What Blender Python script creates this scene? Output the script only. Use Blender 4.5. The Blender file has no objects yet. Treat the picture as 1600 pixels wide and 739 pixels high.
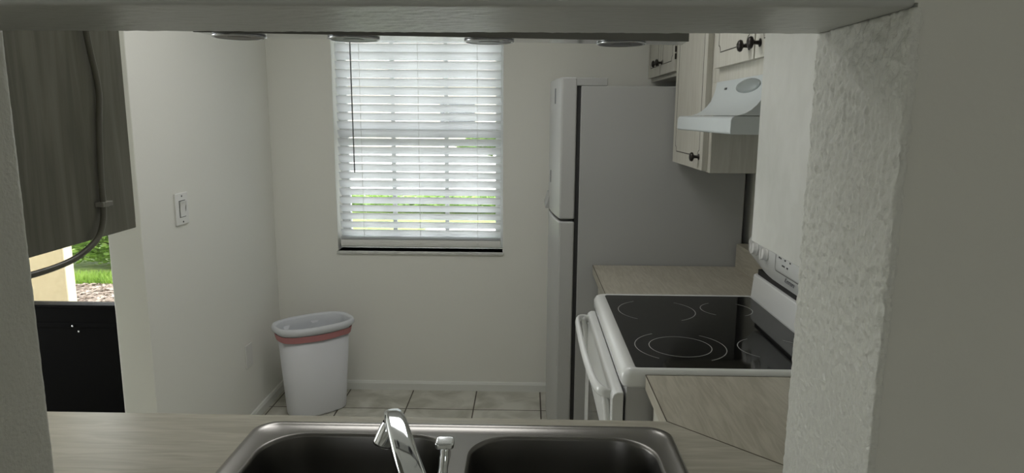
import bpy, bmesh, math, random
from math import sin, cos, pi, radians, sqrt
from mathutils import Vector, Matrix, noise
random.seed(7)
SC = bpy.context.scene
COL = SC.collection

# ------------------------------------------------------------------ camera
CAM_H = 1.55
th, ya, ro = radians(10.0), radians(-1.2), radians(0.38)
F = Vector((sin(ya)*cos(th), cos(ya)*cos(th), -sin(th)))
R0 = F.cross(Vector((0, 0, 1))).normalized()
U0 = R0.cross(F)
R1 = R0*cos(ro) + U0*sin(ro)
U1 = -R0*sin(ro) + U0*cos(ro)
cd = bpy.data.cameras.new('camera')
cam = bpy.data.objects.new('camera', cd)
COL.objects.link(cam)
cd.sensor_width = 36.0
cd.lens = 36.0*1076/1600
cd.clip_start = 0.02
cd.clip_end = 300
M = Matrix(((R1.x, U1.x, -F.x, 0), (R1.y, U1.y, -F.y, 0), (R1.z, U1.z, -F.z, CAM_H), (0, 0, 0, 1)))
cam.matrix_world = M
SC.camera = cam

# ------------------------------------------------------------------ world, light, exposure
SC.view_settings.view_transform = 'Standard'
SC.view_settings.look = 'None'
SC.view_settings.exposure = 0.0
SC.view_settings.gamma = 1.0
SC.view_settings.use_curve_mapping = False
SKY = 7.0
w = bpy.data.worlds.new('overcast_sky')
SC.world = w
w.use_nodes = True
bg = w.node_tree.nodes['Background']
bg.inputs['Color'].default_value = (0.985, 0.98, 0.985, 1)
bg.inputs['Strength'].default_value = SKY
SC.cycles.max_bounces = 10
SC.cycles.diffuse_bounces = 7
SC.cycles.transparent_max_bounces = 12
SC.cycles.use_denoising = True
SC.cycles.sample_clamp_indirect = 8.0


def area(name, loc, direction, sx, sy, power=0.0, portal=False, color=(1, 1, 1)):
    ld = bpy.data.lights.new(name, 'AREA')
    ld.shape = 'RECTANGLE'
    ld.size, ld.size_y = sx, sy
    ld.energy = power
    ld.color = color
    if portal:
        ld.cycles.is_portal = True
    o = bpy.data.objects.new(name, ld)
    COL.objects.link(o)
    o.location = loc
    o.rotation_euler = Vector(direction).to_track_quat('-Z', 'Y').to_euler()
    return o


area('kitchen_window_portal', (-0.585, 3.95, 1.42), (0, -1, 0), 0.95, 1.27, portal=True)
area('side_door_portal', (-2.3, 3.60, 1.05), (0, -1, 0), 1.55, 2.12, portal=True)
area('living_window_portal', (-2.0, -4.65, 1.6), (0, 1, 0), 1.0, 1.2, portal=True)
area('patio_door_portal', (-5.05, 2.85, 1.05), (1, 0, 0), 0.9, 2.1, portal=True)


# added fill lamps outside the frame, brightening kitchen, left side and living room
area('kitchen_fill_added', (-0.45, 2.25, 2.38), (0, 0, -1), 0.9, 0.5, power=9, color=(1, .985, .96))
area('left_fill_added', (-4.86, 2.7, 1.05), (1, 0, -.05), 1.1, 1.9, power=48, color=(.97, .99, 1.0))
area('living_fill_added', (1.2, -2.6, 2.38), (0, 0, -1), 0.6, 0.6, power=9, color=(1, .985, .96))


# ------------------------------------------------------------------ materials
def mat(name, color=(.8, .8, .8), rough=.5, metal=0.0, spec=.5, bump=None, coat=0.0):
    m = bpy.data.materials.new(name)
    m.use_nodes = True
    nt = m.node_tree
    b = nt.nodes['Principled BSDF']
    b.inputs['Base Color'].default_value = (*color, 1)
    b.inputs['Roughness'].default_value = rough
    b.inputs['Metallic'].default_value = metal
    b.inputs['Specular IOR Level'].default_value = spec
    b.inputs['Coat Weight'].default_value = coat
    if bump:
        sc, st, dist = bump
        tc = nt.nodes.new('ShaderNodeTexCoord')
        n = nt.nodes.new('ShaderNodeTexNoise')
        n.inputs['Scale'].default_value = sc
        n.inputs['Detail'].default_value = 4
        bp = nt.nodes.new('ShaderNodeBump')
        bp.inputs['Strength'].default_value = st
        bp.inputs['Distance'].default_value = dist
        nt.links.new(tc.outputs['Object'], n.inputs['Vector'])
        nt.links.new(n.outputs['Fac'], bp.inputs['Height'])
        nt.links.new(bp.outputs['Normal'], b.inputs['Normal'])
    return m


def mottled(name, c1, c2, scale, rough=.5, stretch=(1, 1, 1), detail=6, bump=0.0, spec=.5, dist=.002, distort=0.0, lo=.35, hi=.65):
    m = mat(name, c1, rough, spec=spec)
    nt = m.node_tree
    b = nt.nodes['Principled BSDF']
    tc = nt.nodes.new('ShaderNodeTexCoord')
    mp = nt.nodes.new('ShaderNodeMapping')
    mp.inputs['Scale'].default_value = stretch
    n = nt.nodes.new('ShaderNodeTexNoise')
    n.inputs['Scale'].default_value = scale
    n.inputs['Detail'].default_value = detail
    n.inputs['Distortion'].default_value = distort
    r = nt.nodes.new('ShaderNodeValToRGB')
    r.color_ramp.elements[0].position = lo
    r.color_ramp.elements[1].position = hi
    r.color_ramp.elements[0].color = (*c1, 1)
    r.color_ramp.elements[1].color = (*c2, 1)
    L = nt.links.new
    L(tc.outputs['Object'], mp.inputs['Vector'])
    L(mp.outputs['Vector'], n.inputs['Vector'])
    L(n.outputs['Fac'], r.inputs['Fac'])
    L(r.outputs['Color'], b.inputs['Base Color'])
    if bump:
        bp = nt.nodes.new('ShaderNodeBump')
        bp.inputs['Strength'].default_value = bump
        bp.inputs['Distance'].default_value = dist
        L(n.outputs['Fac'], bp.inputs['Height'])
        L(bp.outputs['Normal'], b.inputs['Normal'])
    return m


WALL = mat('wall_paint', (.71, .705, .65), .55, spec=.35, bump=(90, .25, .002))
WALLB = mat('wall_paint_back', (.80, .80, .755), .6, spec=.3, bump=(70, .15, .002))
REVEAL = mat('reveal_paint', (.66, .66, .61), .36, spec=.5, bump=(190, .8, .002))
TRIM = mat('trim_paint', (.74, .75, .72), .4, bump=(40, .1, .001))
CEIL = mat('ceiling_paint', (.8, .8, .78), .8, bump=(60, .5, .004))
OAKV = mottled('whitewashed_oak_vertical', (.49, .475, .42), (.56, .55, .495), 9, .45, (8, 8, .7), bump=.12, distort=.6)
OAKP = mottled('painted_cabinet_panel', (.64, .64, .605), (.69, .69, .66), 30, .45, (1, 1, .7), bump=.1, distort=.4)
OAKD = mottled('shaded_oak_side_panel', (.185, .18, .15), (.27, .262, .22), 7, .5, (7, 7, .5), bump=.12, distort=1.2)  # same oak as the other cabinets, darkened to paint in the shade
LAMX = mottled('laminate_grain_along_sink', (.34, .32, .265), (.44, .42, .355), 6, .34, (1.0, 9, 9), detail=8, distort=1.0)
LAMY = mottled('laminate_grain_along_wall', (.34, .315, .255), (.44, .415, .345), 6, .34, (9, 1.0, 9), detail=8, distort=1.6)
SEAM = mat('laminate_seam', (.05, .035, .022), .6)
GROOVE = mat('routed_groove', (.035, .03, .025), .6)
BRONZE = mat('oil_rubbed_bronze', (.03, .026, .023), .35, metal=.6)
BOWLST = mat('brushed_bowl_steel', (.17, .165, .155), .38, metal=1.0, bump=(140, .06, .001))
STEEL = mat('brushed_stainless', (.27, .262, .25), .3, metal=1.0, bump=(140, .06, .001))
CHROME = mat('polished_chrome', (.72, .74, .76), .07, metal=1.0)
RUBBER = mat('black_rubber', (.01, .01, .01), .6)
APPL = mat('white_appliance_enamel', (.68, .69, .68), .18, bump=(300, .08, .0005))
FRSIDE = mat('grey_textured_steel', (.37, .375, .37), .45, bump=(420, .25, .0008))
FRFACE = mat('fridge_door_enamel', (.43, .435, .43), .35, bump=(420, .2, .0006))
GASKET = mat('dark_gasket', (.03, .03, .03), .7)
GLASSTOP = mottled('black_ceramic_glass', (.003, .003, .003), (.006, .006, .006), 300, .05, spec=.3)
RING = mat('printed_burner_ring', (.30, .31, .30), .3)
PLAST = mat('white_plastic', (.74, .74, .72), .35, bump=(20, .03, .001))
DARKP = mat('dark_grey_plastic', (.05, .05, .05), .4)
TEXTM = mat('printed_dark_text', (.04, .04, .045), .5)
BASKET = mat('basket_polypropylene', (.73, .74, .78), .4, bump=(50, .05, .001))
REDM = mat('red_drawstring', (.52, .22, .23), .5, bump=(120, .4, .001))
CORDM = mat('grey_cable', (.16, .155, .125), .3, bump=(60, .05, .001))
CLIPM = mat('clip_plastic', (.34, .33, .30), .4)
BLACK = mat('black_door_panel', (.002, .002, .002), .6, spec=.06, bump=(30, .05, .001))
ALU = mat('white_aluminium', (.62, .63, .63), .4, bump=(50, .03, .001))
CREAM = mottled('cream_stucco', (.68, .59, .40), (.73, .64, .45), 25, .8, bump=.3, dist=.004)
BEIGE = mottled('pale_beige_stucco', (.55, .50, .42), (.6, .55, .47), 12, .8)
ROOFM = mottled('grey_shingle', (.16, .14, .13), (.24, .21, .19), 14, .9)
MULCH = mottled('dry_leaf_mulch', (.10, .07, .055), (.50, .42, .36), 26, .9, bump=1.0, dist=.03, detail=10)
GRASSG = mottled('lawn', (.10, .17, .03), (.22, .30, .07), 9, .9, bump=.6, dist=.03)
ROADM = mottled('concrete_walk', (.42, .41, .38), (.5, .49, .46), 5, .9)
BARKM = mottled('shrub_bark', (.12, .08, .05), (.2, .14, .09), 20, .9, (4, 4, 1))
LEAFA = mottled('light_shrub_leaf', (.10, .20, .03), (.26, .40, .09), 5, .5)
LEAFB = mottled('dark_shrub_leaf', (.05, .11, .02), (.14, .24, .05), 5, .5)
BLADE = mottled('grass_blade', (.15, .27, .03), (.30, .44, .08), 6, .6)
for m_ in (LEAFA, LEAFB, BLADE):
    nt = m_.node_tree
    b = nt.nodes['Principled BSDF']
    tr = nt.nodes.new('ShaderNodeBsdfTranslucent')
    tr.inputs['Color'].default_value = (.25, .42, .06, 1)
    mx = nt.nodes.new('ShaderNodeMixShader')
    mx.inputs['Fac'].default_value = .3
    nt.links.new(b.outputs[0], mx.inputs[1])
    nt.links.new(tr.outputs[0], mx.inputs[2])
    nt.links.new(mx.outputs[0], nt.nodes['Material Output'].inputs['Surface'])


def translucent(name, col, tcol, fac, rough=.4):
    m = mat(name, col, rough, bump=(25, .04, .001))
    nt = m.node_tree
    b = nt.nodes['Principled BSDF']
    tr = nt.nodes.new('ShaderNodeBsdfTranslucent')
    tr.inputs['Color'].default_value = (*tcol, 1)
    mx = nt.nodes.new('ShaderNodeMixShader')
    mx.inputs['Fac'].default_value = fac
    nt.links.new(b.outputs[0], mx.inputs[1])
    nt.links.new(tr.outputs[0], mx.inputs[2])
    nt.links.new(mx.outputs[0], nt.nodes['Material Output'].inputs['Surface'])
    return m


SLAT = translucent('white_blind_slat', (.74, .76, .77), (.94, .95, .96), .57)
BLCORD = translucent('blind_cord', (.7, .7, .68), (.7, .7, .7), .2)
WAND = mat('clear_grey_wand', (.16, .17, .18), .25, bump=(20, .02, .001))
LINER = translucent('white_bin_liner', (.74, .76, .80), (.8, .82, .88), .12)


def glass(name, tint=(.95, .97, .97)):
    m = bpy.data.materials.new(name)
    m.use_nodes = True
    nt = m.node_tree
    nt.nodes.remove(nt.nodes['Principled BSDF'])
    t = nt.nodes.new('ShaderNodeBsdfTransparent')
    t.inputs['Color'].default_value = (*tint, 1)
    g = nt.nodes.new('ShaderNodeBsdfGlossy')
    g.inputs['Roughness'].default_value = .01
    f = nt.nodes.new('ShaderNodeFresnel')
    f.inputs['IOR'].default_value = 1.45
    mx = nt.nodes.new('ShaderNodeMixShader')
    nt.links.new(f.outputs[0], mx.inputs[0])
    nt.links.new(t.outputs[0], mx.inputs[1])
    nt.links.new(g.outputs[0], mx.inputs[2])
    nt.links.new(mx.outputs[0], nt.nodes['Material Output'].inputs['Surface'])
    return m


GLASS = glass('window_glass')


def tile_material():
    m = mat('floor_tile', (.5, .5, .45), .35)
    nt = m.node_tree
    b = nt.nodes['Principled BSDF']
    L = nt.links.new
    g = nt.nodes.new('ShaderNodeNewGeometry')
    mp = nt.nodes.new('ShaderNodeMapping')
    mp.inputs['Location'].default_value = (.273/.36, -3.455/.36, 0)
    mp.inputs['Scale'].default_value = (1/.36, 1/.36, 1)
    br = nt.nodes.new('ShaderNodeTexBrick')
    br.offset = 0
    br.offset_frequency = 1
    br.inputs['Scale'].default_value = 1
    br.inputs['Brick Width'].default_value = 1
    br.inputs['Row Height'].default_value = 1
    br.inputs['Mortar Size'].default_value = .010
    br.inputs['Mortar Smooth'].default_value = .15
    n = nt.nodes.new('ShaderNodeTexNoise')
    n.inputs['Scale'].default_value = 6
    n.inputs['Detail'].default_value = 8
    n.inputs['Distortion'].default_value = .8
    r = nt.nodes.new('ShaderNodeValToRGB')
    r.color_ramp.elements[0].position = .38
    r.color_ramp.elements[1].position = .62
    r.color_ramp.elements[0].color = (.42, .41, .35, 1)
    r.color_ramp.elements[1].color = (.62, .61, .55, 1)
    mx = nt.nodes.new('ShaderNodeMix')
    mx.data_type = 'RGBA'
    mx.inputs[7].default_value = (.05, .032, .02, 1)
    L(g.outputs['Position'], mp.inputs['Vector'])
    L(mp.outputs['Vector'], br.inputs['Vector'])
    L(g.outputs['Position'], n.inputs['Vector'])
    L(n.outputs['Fac'], r.inputs['Fac'])
    L(r.outputs['Color'], mx.inputs[6])
    L(br.outputs['Fac'], mx.inputs[0])
    L(mx.outputs[2], b.inputs['Base Color'])
    bp = nt.nodes.new('ShaderNodeBump')
    bp.inputs['Strength'].default_value = .6
    bp.inputs['Distance'].default_value = .002
    bp.invert = True
    L(br.outputs['Fac'], bp.inputs['Height'])
    L(bp.outputs['Normal'], b.inputs['Normal'])
    return m


TILE = tile_material()


# ------------------------------------------------------------------ mesh helpers
def link(o, parent=None):
    COL.objects.link(o)
    if parent is not None:
        o.parent = parent
    return o


def obj(name, bm, m, parent=None, bevel=0.0, seg=2, smooth=False, loc=None):
    """one mesh object; when it has a parent its vertices are given in the world and moved into the parent's frame"""
    bmesh.ops.recalc_face_normals(bm, faces=bm.faces) if not getattr(obj, 'keep', False) else None
    me = bpy.data.meshes.new(name)
    if parent is not None:
        off = Vector(parent.location)
        p = parent.parent
        while p is not None:
            off += Vector(p.location)
            p = p.parent
        bmesh.ops.translate(bm, verts=bm.verts, vec=-off)
    bm.to_mesh(me)
    bm.free()
    for mm in (m if isinstance(m, (list, tuple)) else [m]):
        me.materials.append(mm)
    o = bpy.data.objects.new(name, me)
    link(o, parent)
    if smooth:
        for p in me.polygons:
            p.use_smooth = True
    if bevel:
        b = o.modifiers.new('bevel', 'BEVEL')
        b.width = bevel
        b.segments = seg
        b.limit_method = 'ANGLE'
        b.angle_limit = radians(40)
        for p in me.polygons:
            p.use_smooth = True
        wn = o.modifiers.new('wn', 'WEIGHTED_NORMAL')
        wn.keep_sharp = True
    return o


def tag(o, label, cat, group=None):
    o['label'] = label
    o['category'] = cat
    if group:
        o['group'] = group
    return o


def thing(name, label, cat, loc, group=None):
    o = bpy.data.objects.new(name, None)
    o.empty_display_size = .05
    link(o)
    o.location = loc
    return tag(o, label, cat, group)


def struct(name, bm, m, parent=None, **k):
    o = obj(name, bm, m, parent, **k)
    if parent is None:
        o['kind'] = 'structure'
    return o


def bx(bm, x0, x1, y0, y1, z0, z1, mi=0):
    vs = [bm.verts.new((x, y, z)) for x in (x0, x1) for y in (y0, y1) for z in (z0, z1)]
    for f in ((0, 1, 3, 2), (4, 6, 7, 5), (0, 4, 5, 1), (2, 3, 7, 6), (0, 2, 6, 4), (1, 5, 7, 3)):
        fc = bm.faces.new([vs[i] for i in f])
        fc.material_index = mi
    return bm


def box(*a):
    return bx(bmesh.new(), *a)


def prism(bm, pts, axis, a0, a1, mi=0):
    """extrude a 2D outline; axis 'x': pts are (y,z); 'y': (x,z); 'z': (x,y)"""
    def v(p, a):
        return {'x': (a, p[0], p[1]), 'y': (p[0], a, p[1]), 'z': (p[0], p[1], a)}[axis]
    A = [bm.verts.new(v(p, a0)) for p in pts]
    B = [bm.verts.new(v(p, a1)) for p in pts]
    n = len(pts)
    fs = [bm.faces.new(A), bm.faces.new(B[::-1])]
    for i in range(n):
        fs.append(bm.faces.new((A[i], B[i], B[(i+1) % n], A[(i+1) % n])))
    for f in fs:
        f.material_index = mi
    return bm


def tube(bm, pts, r, seg=10, mi=0, cap=True, flat=1.0):
    pts = [Vector(p) for p in pts]
    rs = r if isinstance(r, (list, tuple)) else [r]*len(pts)
    rings = []
    t0 = (pts[1]-pts[0]).normalized()
    ref = Vector((0, 0, 1)) if abs(t0.z) < .9 else Vector((1, 0, 0))
    nrm = t0.cross(ref).normalized()
    for i, p in enumerate(pts):
        t = (pts[min(i+1, len(pts)-1)] - pts[max(i-1, 0)]).normalized()
        nrm = (nrm - t*nrm.dot(t)).normalized()
        bn = t.cross(nrm)
        rings.append([bm.verts.new(p + (nrm*cos(2*pi*k/seg) + bn*sin(2*pi*k/seg)*flat)*rs[i]) for k in range(seg)])
    for a, b in zip(rings, rings[1:]):
        for k in range(seg):
            f = bm.faces.new((a[k], a[(k+1) % seg], b[(k+1) % seg], b[k]))
            f.material_index = mi
    if cap:
        bm.faces.new(rings[0][::-1]).material_index = mi
        bm.faces.new(rings[-1]).material_index = mi
    return bm


def lathe(bm, prof, center=(0, 0, 0), axis=(0, 0, 1), seg=28, mi=0):
    """prof: (radius, height) pairs along axis"""
    q = Vector(axis).normalized().to_track_quat('Z', 'Y')
    c = Vector(center)
    rings = []
    for r, h in prof:
        if r < 1e-6:
            rings.append([bm.verts.new(c + q @ Vector((0, 0, h)))])
        else:
            rings.append([bm.verts.new(c + q @ Vector((r*cos(2*pi*k/seg), r*sin(2*pi*k/seg), h))) for k in range(seg)])
    for a, b in zip(rings, rings[1:]):
        for k in range(seg):
            k2 = (k+1) % seg
            if len(a) == 1 and len(b) == 1:
                continue
            if len(a) == 1:
                f = bm.faces.new((a[0], b[k2], b[k]))
            elif len(b) == 1:
                f = bm.faces.new((a[k], a[k2], b[0]))
            else:
                f = bm.faces.new((a[k], a[k2], b[k2], b[k]))
            f.material_index = mi
    return bm


def rrect(x0, x1, y0, y1, r, n=8):
    out = []
    for cx, cy, a in ((x1-r, y1-r, 0), (x0+r, y1-r, 90), (x0+r, y0+r, 180), (x1-r, y0+r, 270)):
        for k in range(n+1):
            t = radians(a + 90*k/n)
            out.append((cx+r*cos(t), cy+r*sin(t)))
    return out


def smooth_path(pts, n=8):
    pts = [Vector(p) for p in pts]
    P = [pts[0]*2-pts[1]] + pts + [pts[-1]*2-pts[-2]]
    out = []
    for i in range(1, len(P)-2):
        p0, p1, p2, p3 = P[i-1:i+3]
        for k in range(n):
            t = k/n
            out.append(.5*((2*p1)+(p2-p0)*t+(2*p0-5*p1+4*p2-p3)*t*t+(3*p1-p0-3*p2+p3)*t**3))
    out.append(pts[-1])
    return out


# ================================================================== THE SETTING
XL, XR, YB = -1.385, .965, 3.72           # kitchen side walls and window wall
YP0, YP1 = .565, .745                     # pass-through wall
OX0, OX1, OZ0, OZ1 = -.557, .299, .868, 1.6345
CH = 2.44

bm = box(-5.0, 4.0, -4.9, 3.92, -.12, 0)
struct('floor', bm, TILE)
bm = box(-5.0, 4.0, -4.9, 3.92, CH, CH+.12)
struct('ceiling', bm, CEIL)

# window wall
WX0, WX1, WZ0, WZ1 = -1.040, -.129, .805, 2.04
bm = bmesh.new()
bx(bm, -1.51, WX0, YB, YB+.2, 0, CH)
bx(bm, WX1, 1.09, YB, YB+.2, 0, CH)
bx(bm, WX0, WX1, YB, YB+.2, 0, WZ0)
bx(bm, WX0, WX1, YB, YB+.2, WZ1, CH)
struct('wall_back', bm, WALLB)
bm = box(-1.51, XL, 2.415, YB, 0, CH)
struct('wall_left', bm, WALLB, bevel=.004)
bm = box(XR, XR+.125, YP1, YB, 0, CH)
struct('wall_right', bm, WALLB)

# exterior wall beside the kitchen, holding the glazed door
bm = bmesh.new()
DX0, DX1, DZ1 = -3.05, -1.56, 2.08
bx(bm, -5.0, DX0, 3.32, 3.50, 0, CH)
bx(bm, DX1, -1.51, 3.32, 3.50, 0, CH)
bx(bm, DX0, DX1, 3.32, 3.50, DZ1, CH)
struct('wall_entry', bm, WALL)
# living side shell
bm = bmesh.new()
bx(bm, -5.0, -4.88, -4.6, 2.4, 0, CH)
bx(bm, -5.0, -4.88, 3.3, 3.32, 0, CH)
bx(bm, -5.0, -4.88, 2.4, 3.3, 2.1, CH)
struct('wall_far_left', bm, WALL)
bm = box(3.2, 3.32, -4.6, YP0, 0, CH)
struct('wall_far_right', bm, WALL)
bm = bmesh.new()
bx(bm, -5.0, -2.5, -4.6, -4.45, 0, CH)
bx(bm, -1.5, 3.32, -4.6, -4.45, 0, CH)
bx(bm, -2.5, -1.5, -4.6, -4.45, 2.2, CH)
bx(bm, -2.5, -1.5, -4.6, -4.45, 0, 1.0)
struct('wall_living', bm, WALL)

# pass-through wall with rough plaster reveals
bm = bmesh.new()
T = .0035
bx(bm, -1.51, OX0-T, YP0, YP1, 0, CH)
bx(bm, OX1+T, 3.2, YP0, YP1, 0, CH)
bx(bm, OX0-T, OX1+T, YP0, YP1, 0, OZ0)
bx(bm, OX0-T, OX1+T, YP0, YP1, OZ1+T, CH)
struct('wall_front', bm, WALL)


def plaster(P, u, v, nrm, nu, nv, amp, scale, stretch, soft):
    """grid of rough plaster from corner P along u and v, rounded at its two long borders"""
    b = bmesh.new()
    P, u, v, nrm = map(Vector, (P, u, v, nrm))
    g = []
    for i in range(nu+1):
        row = []
        for j in range(nv+1):
            q = P + u*(i/nu) + v*(j/nv)
            s = Vector((q.x*scale[0], q.y*scale[1], q.z*scale[2]))
            h = noise.noise(s) + .5*noise.noise(s*2.1+Vector((3, 1, 7))) + .25*noise.noise(s*4.3)
            h = max(-.55, h)
            e = min(i, nu-i)/nu*u.length
            rnd = -max(0, .004-e)**1.0*.4
            row.append(b.verts.new(q + nrm*(h*amp*min(1, soft(q)) + rnd)))
        g.append(row)
    for i in range(nu):
        for j in range(nv):
            b.faces.new((g[i][j], g[i+1][j], g[i+1][j+1], g[i][j+1]))
    # skirt back into the wall on all borders
    for seq in ([r[0] for r in g], [r[-1] for r in g], g[0], g[-1]):
        bk = [b.verts.new(vv.co - nrm*.006) for vv in seq]
        for k in range(len(seq)-1):
            b.faces.new((seq[k], seq[k+1], bk[k+1], bk[k]))
    return b


def softR(q):
    return .35 + .75*max(0, min(1, (q.z-1.28)/.15))


H = OZ1-.872
b = plaster((OX1, YP0-.001, .872), (0, YP1-YP0+.002, 0), (0, 0, H), (-1, 0, 0), 110, 440, .0026, (165, 165, 105), 1, softR)
struct('trim_1', b, REVEAL, smooth=True)
b = plaster((OX0, YP0-.001, .872), (0, YP1-YP0+.002, 0), (0, 0, H), (1, 0, 0), 72, 300, .0011, (150, 150, 95), 1, lambda q: .4)
struct('trim_2', b, REVEAL, smooth=True)
b = plaster((OX0, YP0-.001, OZ1), (0, YP1-YP0+.002, 0), (OX1-OX0, 0, 0), (0, 0, -1), 50, 260, .0006, (70, 110, 60), 1, lambda q: 1)
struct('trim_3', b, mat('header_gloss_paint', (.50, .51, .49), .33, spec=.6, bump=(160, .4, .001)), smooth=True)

# baseboards
bm = prism(bmesh.new(), [(YB, 0), (YB-.014, 0), (YB-.014, .038), (YB-.008, .05), (YB, .052)], 'x', XL, XR)
struct('baseboard_back', bm, TRIM)
bm = prism(bmesh.new(), [(XL, 0), (XL+.014, 0), (XL+.014, .038), (XL+.008, .05), (XL, .052)], 'y', 2.415, YB-.014)
struct('baseboard_left', bm, TRIM)
# window sill
bm = box(WX0-.006, WX1+.006, YB-.012, YB+.1, WZ0-.016, WZ0)
struct('trim_4', bm, mottled('marble_sill', (.55, .56, .54), (.7, .71, .69), 18, .3), bevel=.003)

# window
wn = bpy.data.objects.new('window_1', None)
link(wn)
wn.location = ((WX0+WX1)/2, YB+.15, WZ0)
wn['kind'] = 'structure'
bm = bmesh.new()
y0, y1 = YB+.12, YB+.16
bx(bm, WX0, WX0+.045, y0, y1, WZ0, WZ1)
bx(bm, WX1-.045, WX1, y0, y1, WZ0, WZ1)
bx(bm, WX0+.045, WX1-.045, y0, y1, WZ0, WZ0+.05)
bx(bm, WX0+.045, WX1-.045, y0, y1, WZ1-.05, WZ1)
obj('window_frame', bm, ALU, wn, bevel=.003)
bm = box(WX0+.045, WX1-.045, y0-.005, y1, 1.425, 1.475)
obj('meeting_rail', bm, ALU, wn, bevel=.003)
for x in (-.744, -.448):
    for z0, z1 in ((WZ0+.05, 1.425), (1.475, WZ1-.05)):
        bm = box(x-.011, x+.011, y0+.008, y1-.012, z0, z1)
        obj('muntin', bm, ALU, wn)
bm = box(WX0+.045, WX1-.045, y0+.0215, y0+.0245, WZ0+.05, WZ1-.05)
obj('glass_pane', bm, GLASS, wn)

# entry door: glass above a black lower panel
dr = bpy.data.objects.new('door_1', None)
link(dr)
dr.location = ((DX0+DX1)/2, 3.38, 0)
dr['kind'] = 'structure'
bm = bmesh.new()
bx(bm, DX0, DX0+.05, 3.33, 3.42, 0, DZ1)
bx(bm, DX1-.05, DX1, 3.33, 3.42, 0, DZ1)
bx(bm, DX0+.05, DX1-.05, 3.33, 3.42, DZ1-.05, DZ1)
obj('door_frame', bm, ALU, dr, bevel=.004)
bm = bmesh.new()
bx(bm, DX0+.05, DX1-.05, 3.34, 3.40, .0, .572)
bx(bm, DX0+.05, DX1-.05, 3.332, 3.408, .568, .585)
bx(bm, DX0+.12, DX1-.12, 3.334, 3.34, .465, .49)
obj('kick_panel', bm, BLACK, dr, bevel=.003)
for x, z in ((-2.31, .475), (-2.285, .445)):
    bm = lathe(bmesh.new(), [(0, 0), (.005, 0), (.005, .003), (0, .005)], (x, 3.334 if z > .46 else 3.340, z), (0, -1, 0), 12)
    obj('screw', bm, CHROME, dr)
bm = box(DX0+.05, DX1-.05, 3.362, 3.366, .585, DZ1-.05)
obj('glass_pane', bm, GLASS, dr)

# unseen window behind the camera and far-left patio door, added for their daylight
dr = bpy.data.objects.new('window_2', None)
link(dr)
dr.location = (-2.0, -4.52, 1.0)
dr['kind'] = 'structure'
bm = bmesh.new()
for x0, x1 in ((-2.5, -2.44), (-1.56, -1.5)):
    bx(bm, x0, x1, -4.56, -4.5, 1.0, 2.2)
bx(bm, -2.44, -1.56, -4.56, -4.5, 2.14, 2.2)
bx(bm, -2.44, -1.56, -4.56, -4.5, 1.0, 1.06)
obj('window_frame', bm, ALU, dr)
obj('glass_pane', box(-2.44, -1.56, -4.532, -4.528, 1.06, 2.14), GLASS, dr)
dr = bpy.data.objects.new('door_2', None)
link(dr)
dr.location = (-4.94, 2.85, 0)
dr['kind'] = 'structure'
bm = bmesh.new()
for a, b_ in ((2.4, 2.47), (3.23, 3.3)):
    bx(bm, -4.97, -4.91, a, b_, 0, 2.1)
bx(bm, -4.97, -4.91, 2.47, 3.23, 2.04, 2.1)
bx(bm, -4.97, -4.91, 2.47, 3.23, 0, .06)
obj('door_frame', bm, ALU, dr)
obj('glass_pane', box(-4.942, -4.938, 2.47, 3.23, .06, 2.04), GLASS, dr)


# ================================================================== COUNTERS
CT, CB = .91, .872
CY = 1.383                                 # kitchen-side edge of the sink counter
SX0, SX1, SY0, SY1 = -.556, .300, .800, 1.346
wt = thing('countertop', 'pale wood-grain laminate worktop around the steel sink, running up to the range', 'countertop', (-.3, 1.06, CB))


def slab_with_hole(bm, outer, holes, z0, z1):
    loops = []
    edges = []
    for lp in [outer]+holes:
        vs = [bm.verts.new((x, y, z1)) for x, y in lp]
        es = [bm.edges.new((vs[i], vs[(i+1) % len(vs)])) for i in range(len(vs))]
        loops.append(vs)
        edges += es
    r = bmesh.ops.triangle_fill(bm, edges=edges, use_beauty=True)
    top = [f for f in r['geom'] if isinstance(f, bmesh.types.BMFace)]
    for f in top:
        if f.normal.z < 0:
            f.normal_flip()
    ex = bmesh.ops.extrude_face_region(bm, geom=top)
    nv = [g for g in ex['geom'] if isinstance(g, bmesh.types.BMVert)]
    bmesh.ops.translate(bm, verts=nv, vec=(0, 0, z0-z1))
    return bm


g_ = .0006
outer = [(-1.50, YP1+.003), (.905, YP1+.003), (.905, .783), (.303-g_, CY), (-1.50, CY)]
bm = slab_with_hole(bmesh.new(), outer, [rrect(SX0+.02, SX1-.02, SY0+.02, SY1-.02, .05)], CB, CT)
obj('sink_slab', bm, LAMX, wt)
bm = prism(bmesh.new(), [(.303+g_, CY+.002), (.303+g_, 1.648), (.905, 1.648), (.905, .787)], 'z', CB, CT)
obj('corner_slab', bm, LAMY, wt)
# dark laminate edge line and mitre seam
bm = bmesh.new()
bx(bm, .3025, .3045, CY, 1.648, CT-.001, CT+.0004)
bx(bm, .3025, .90, 1.6465, 1.6485, CT-.001, CT+.0004)
d = Vector((.905-.303, .783-CY, 0)).normalized()
n_ = Vector((d.y, -d.x, 0))*.0012
a, b_ = Vector((.303, CY, 0)), Vector((.905, .783, 0))
prism(bm, [((a-n_).x, (a-n_).y), ((b_-n_).x, (b_-n_).y), ((b_+n_).x, (b_+n_).y), ((a+n_).x, (a+n_).y)], 'z', CT-.001, CT+.0004)
obj('seam', bm, SEAM, wt)
bm = bmesh.new()
bx(bm, .905, .963, YP1+.002, 1.648, CB, 1.012)
obj('backsplash', bm, LAMY, wt, bevel=.002)

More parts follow.
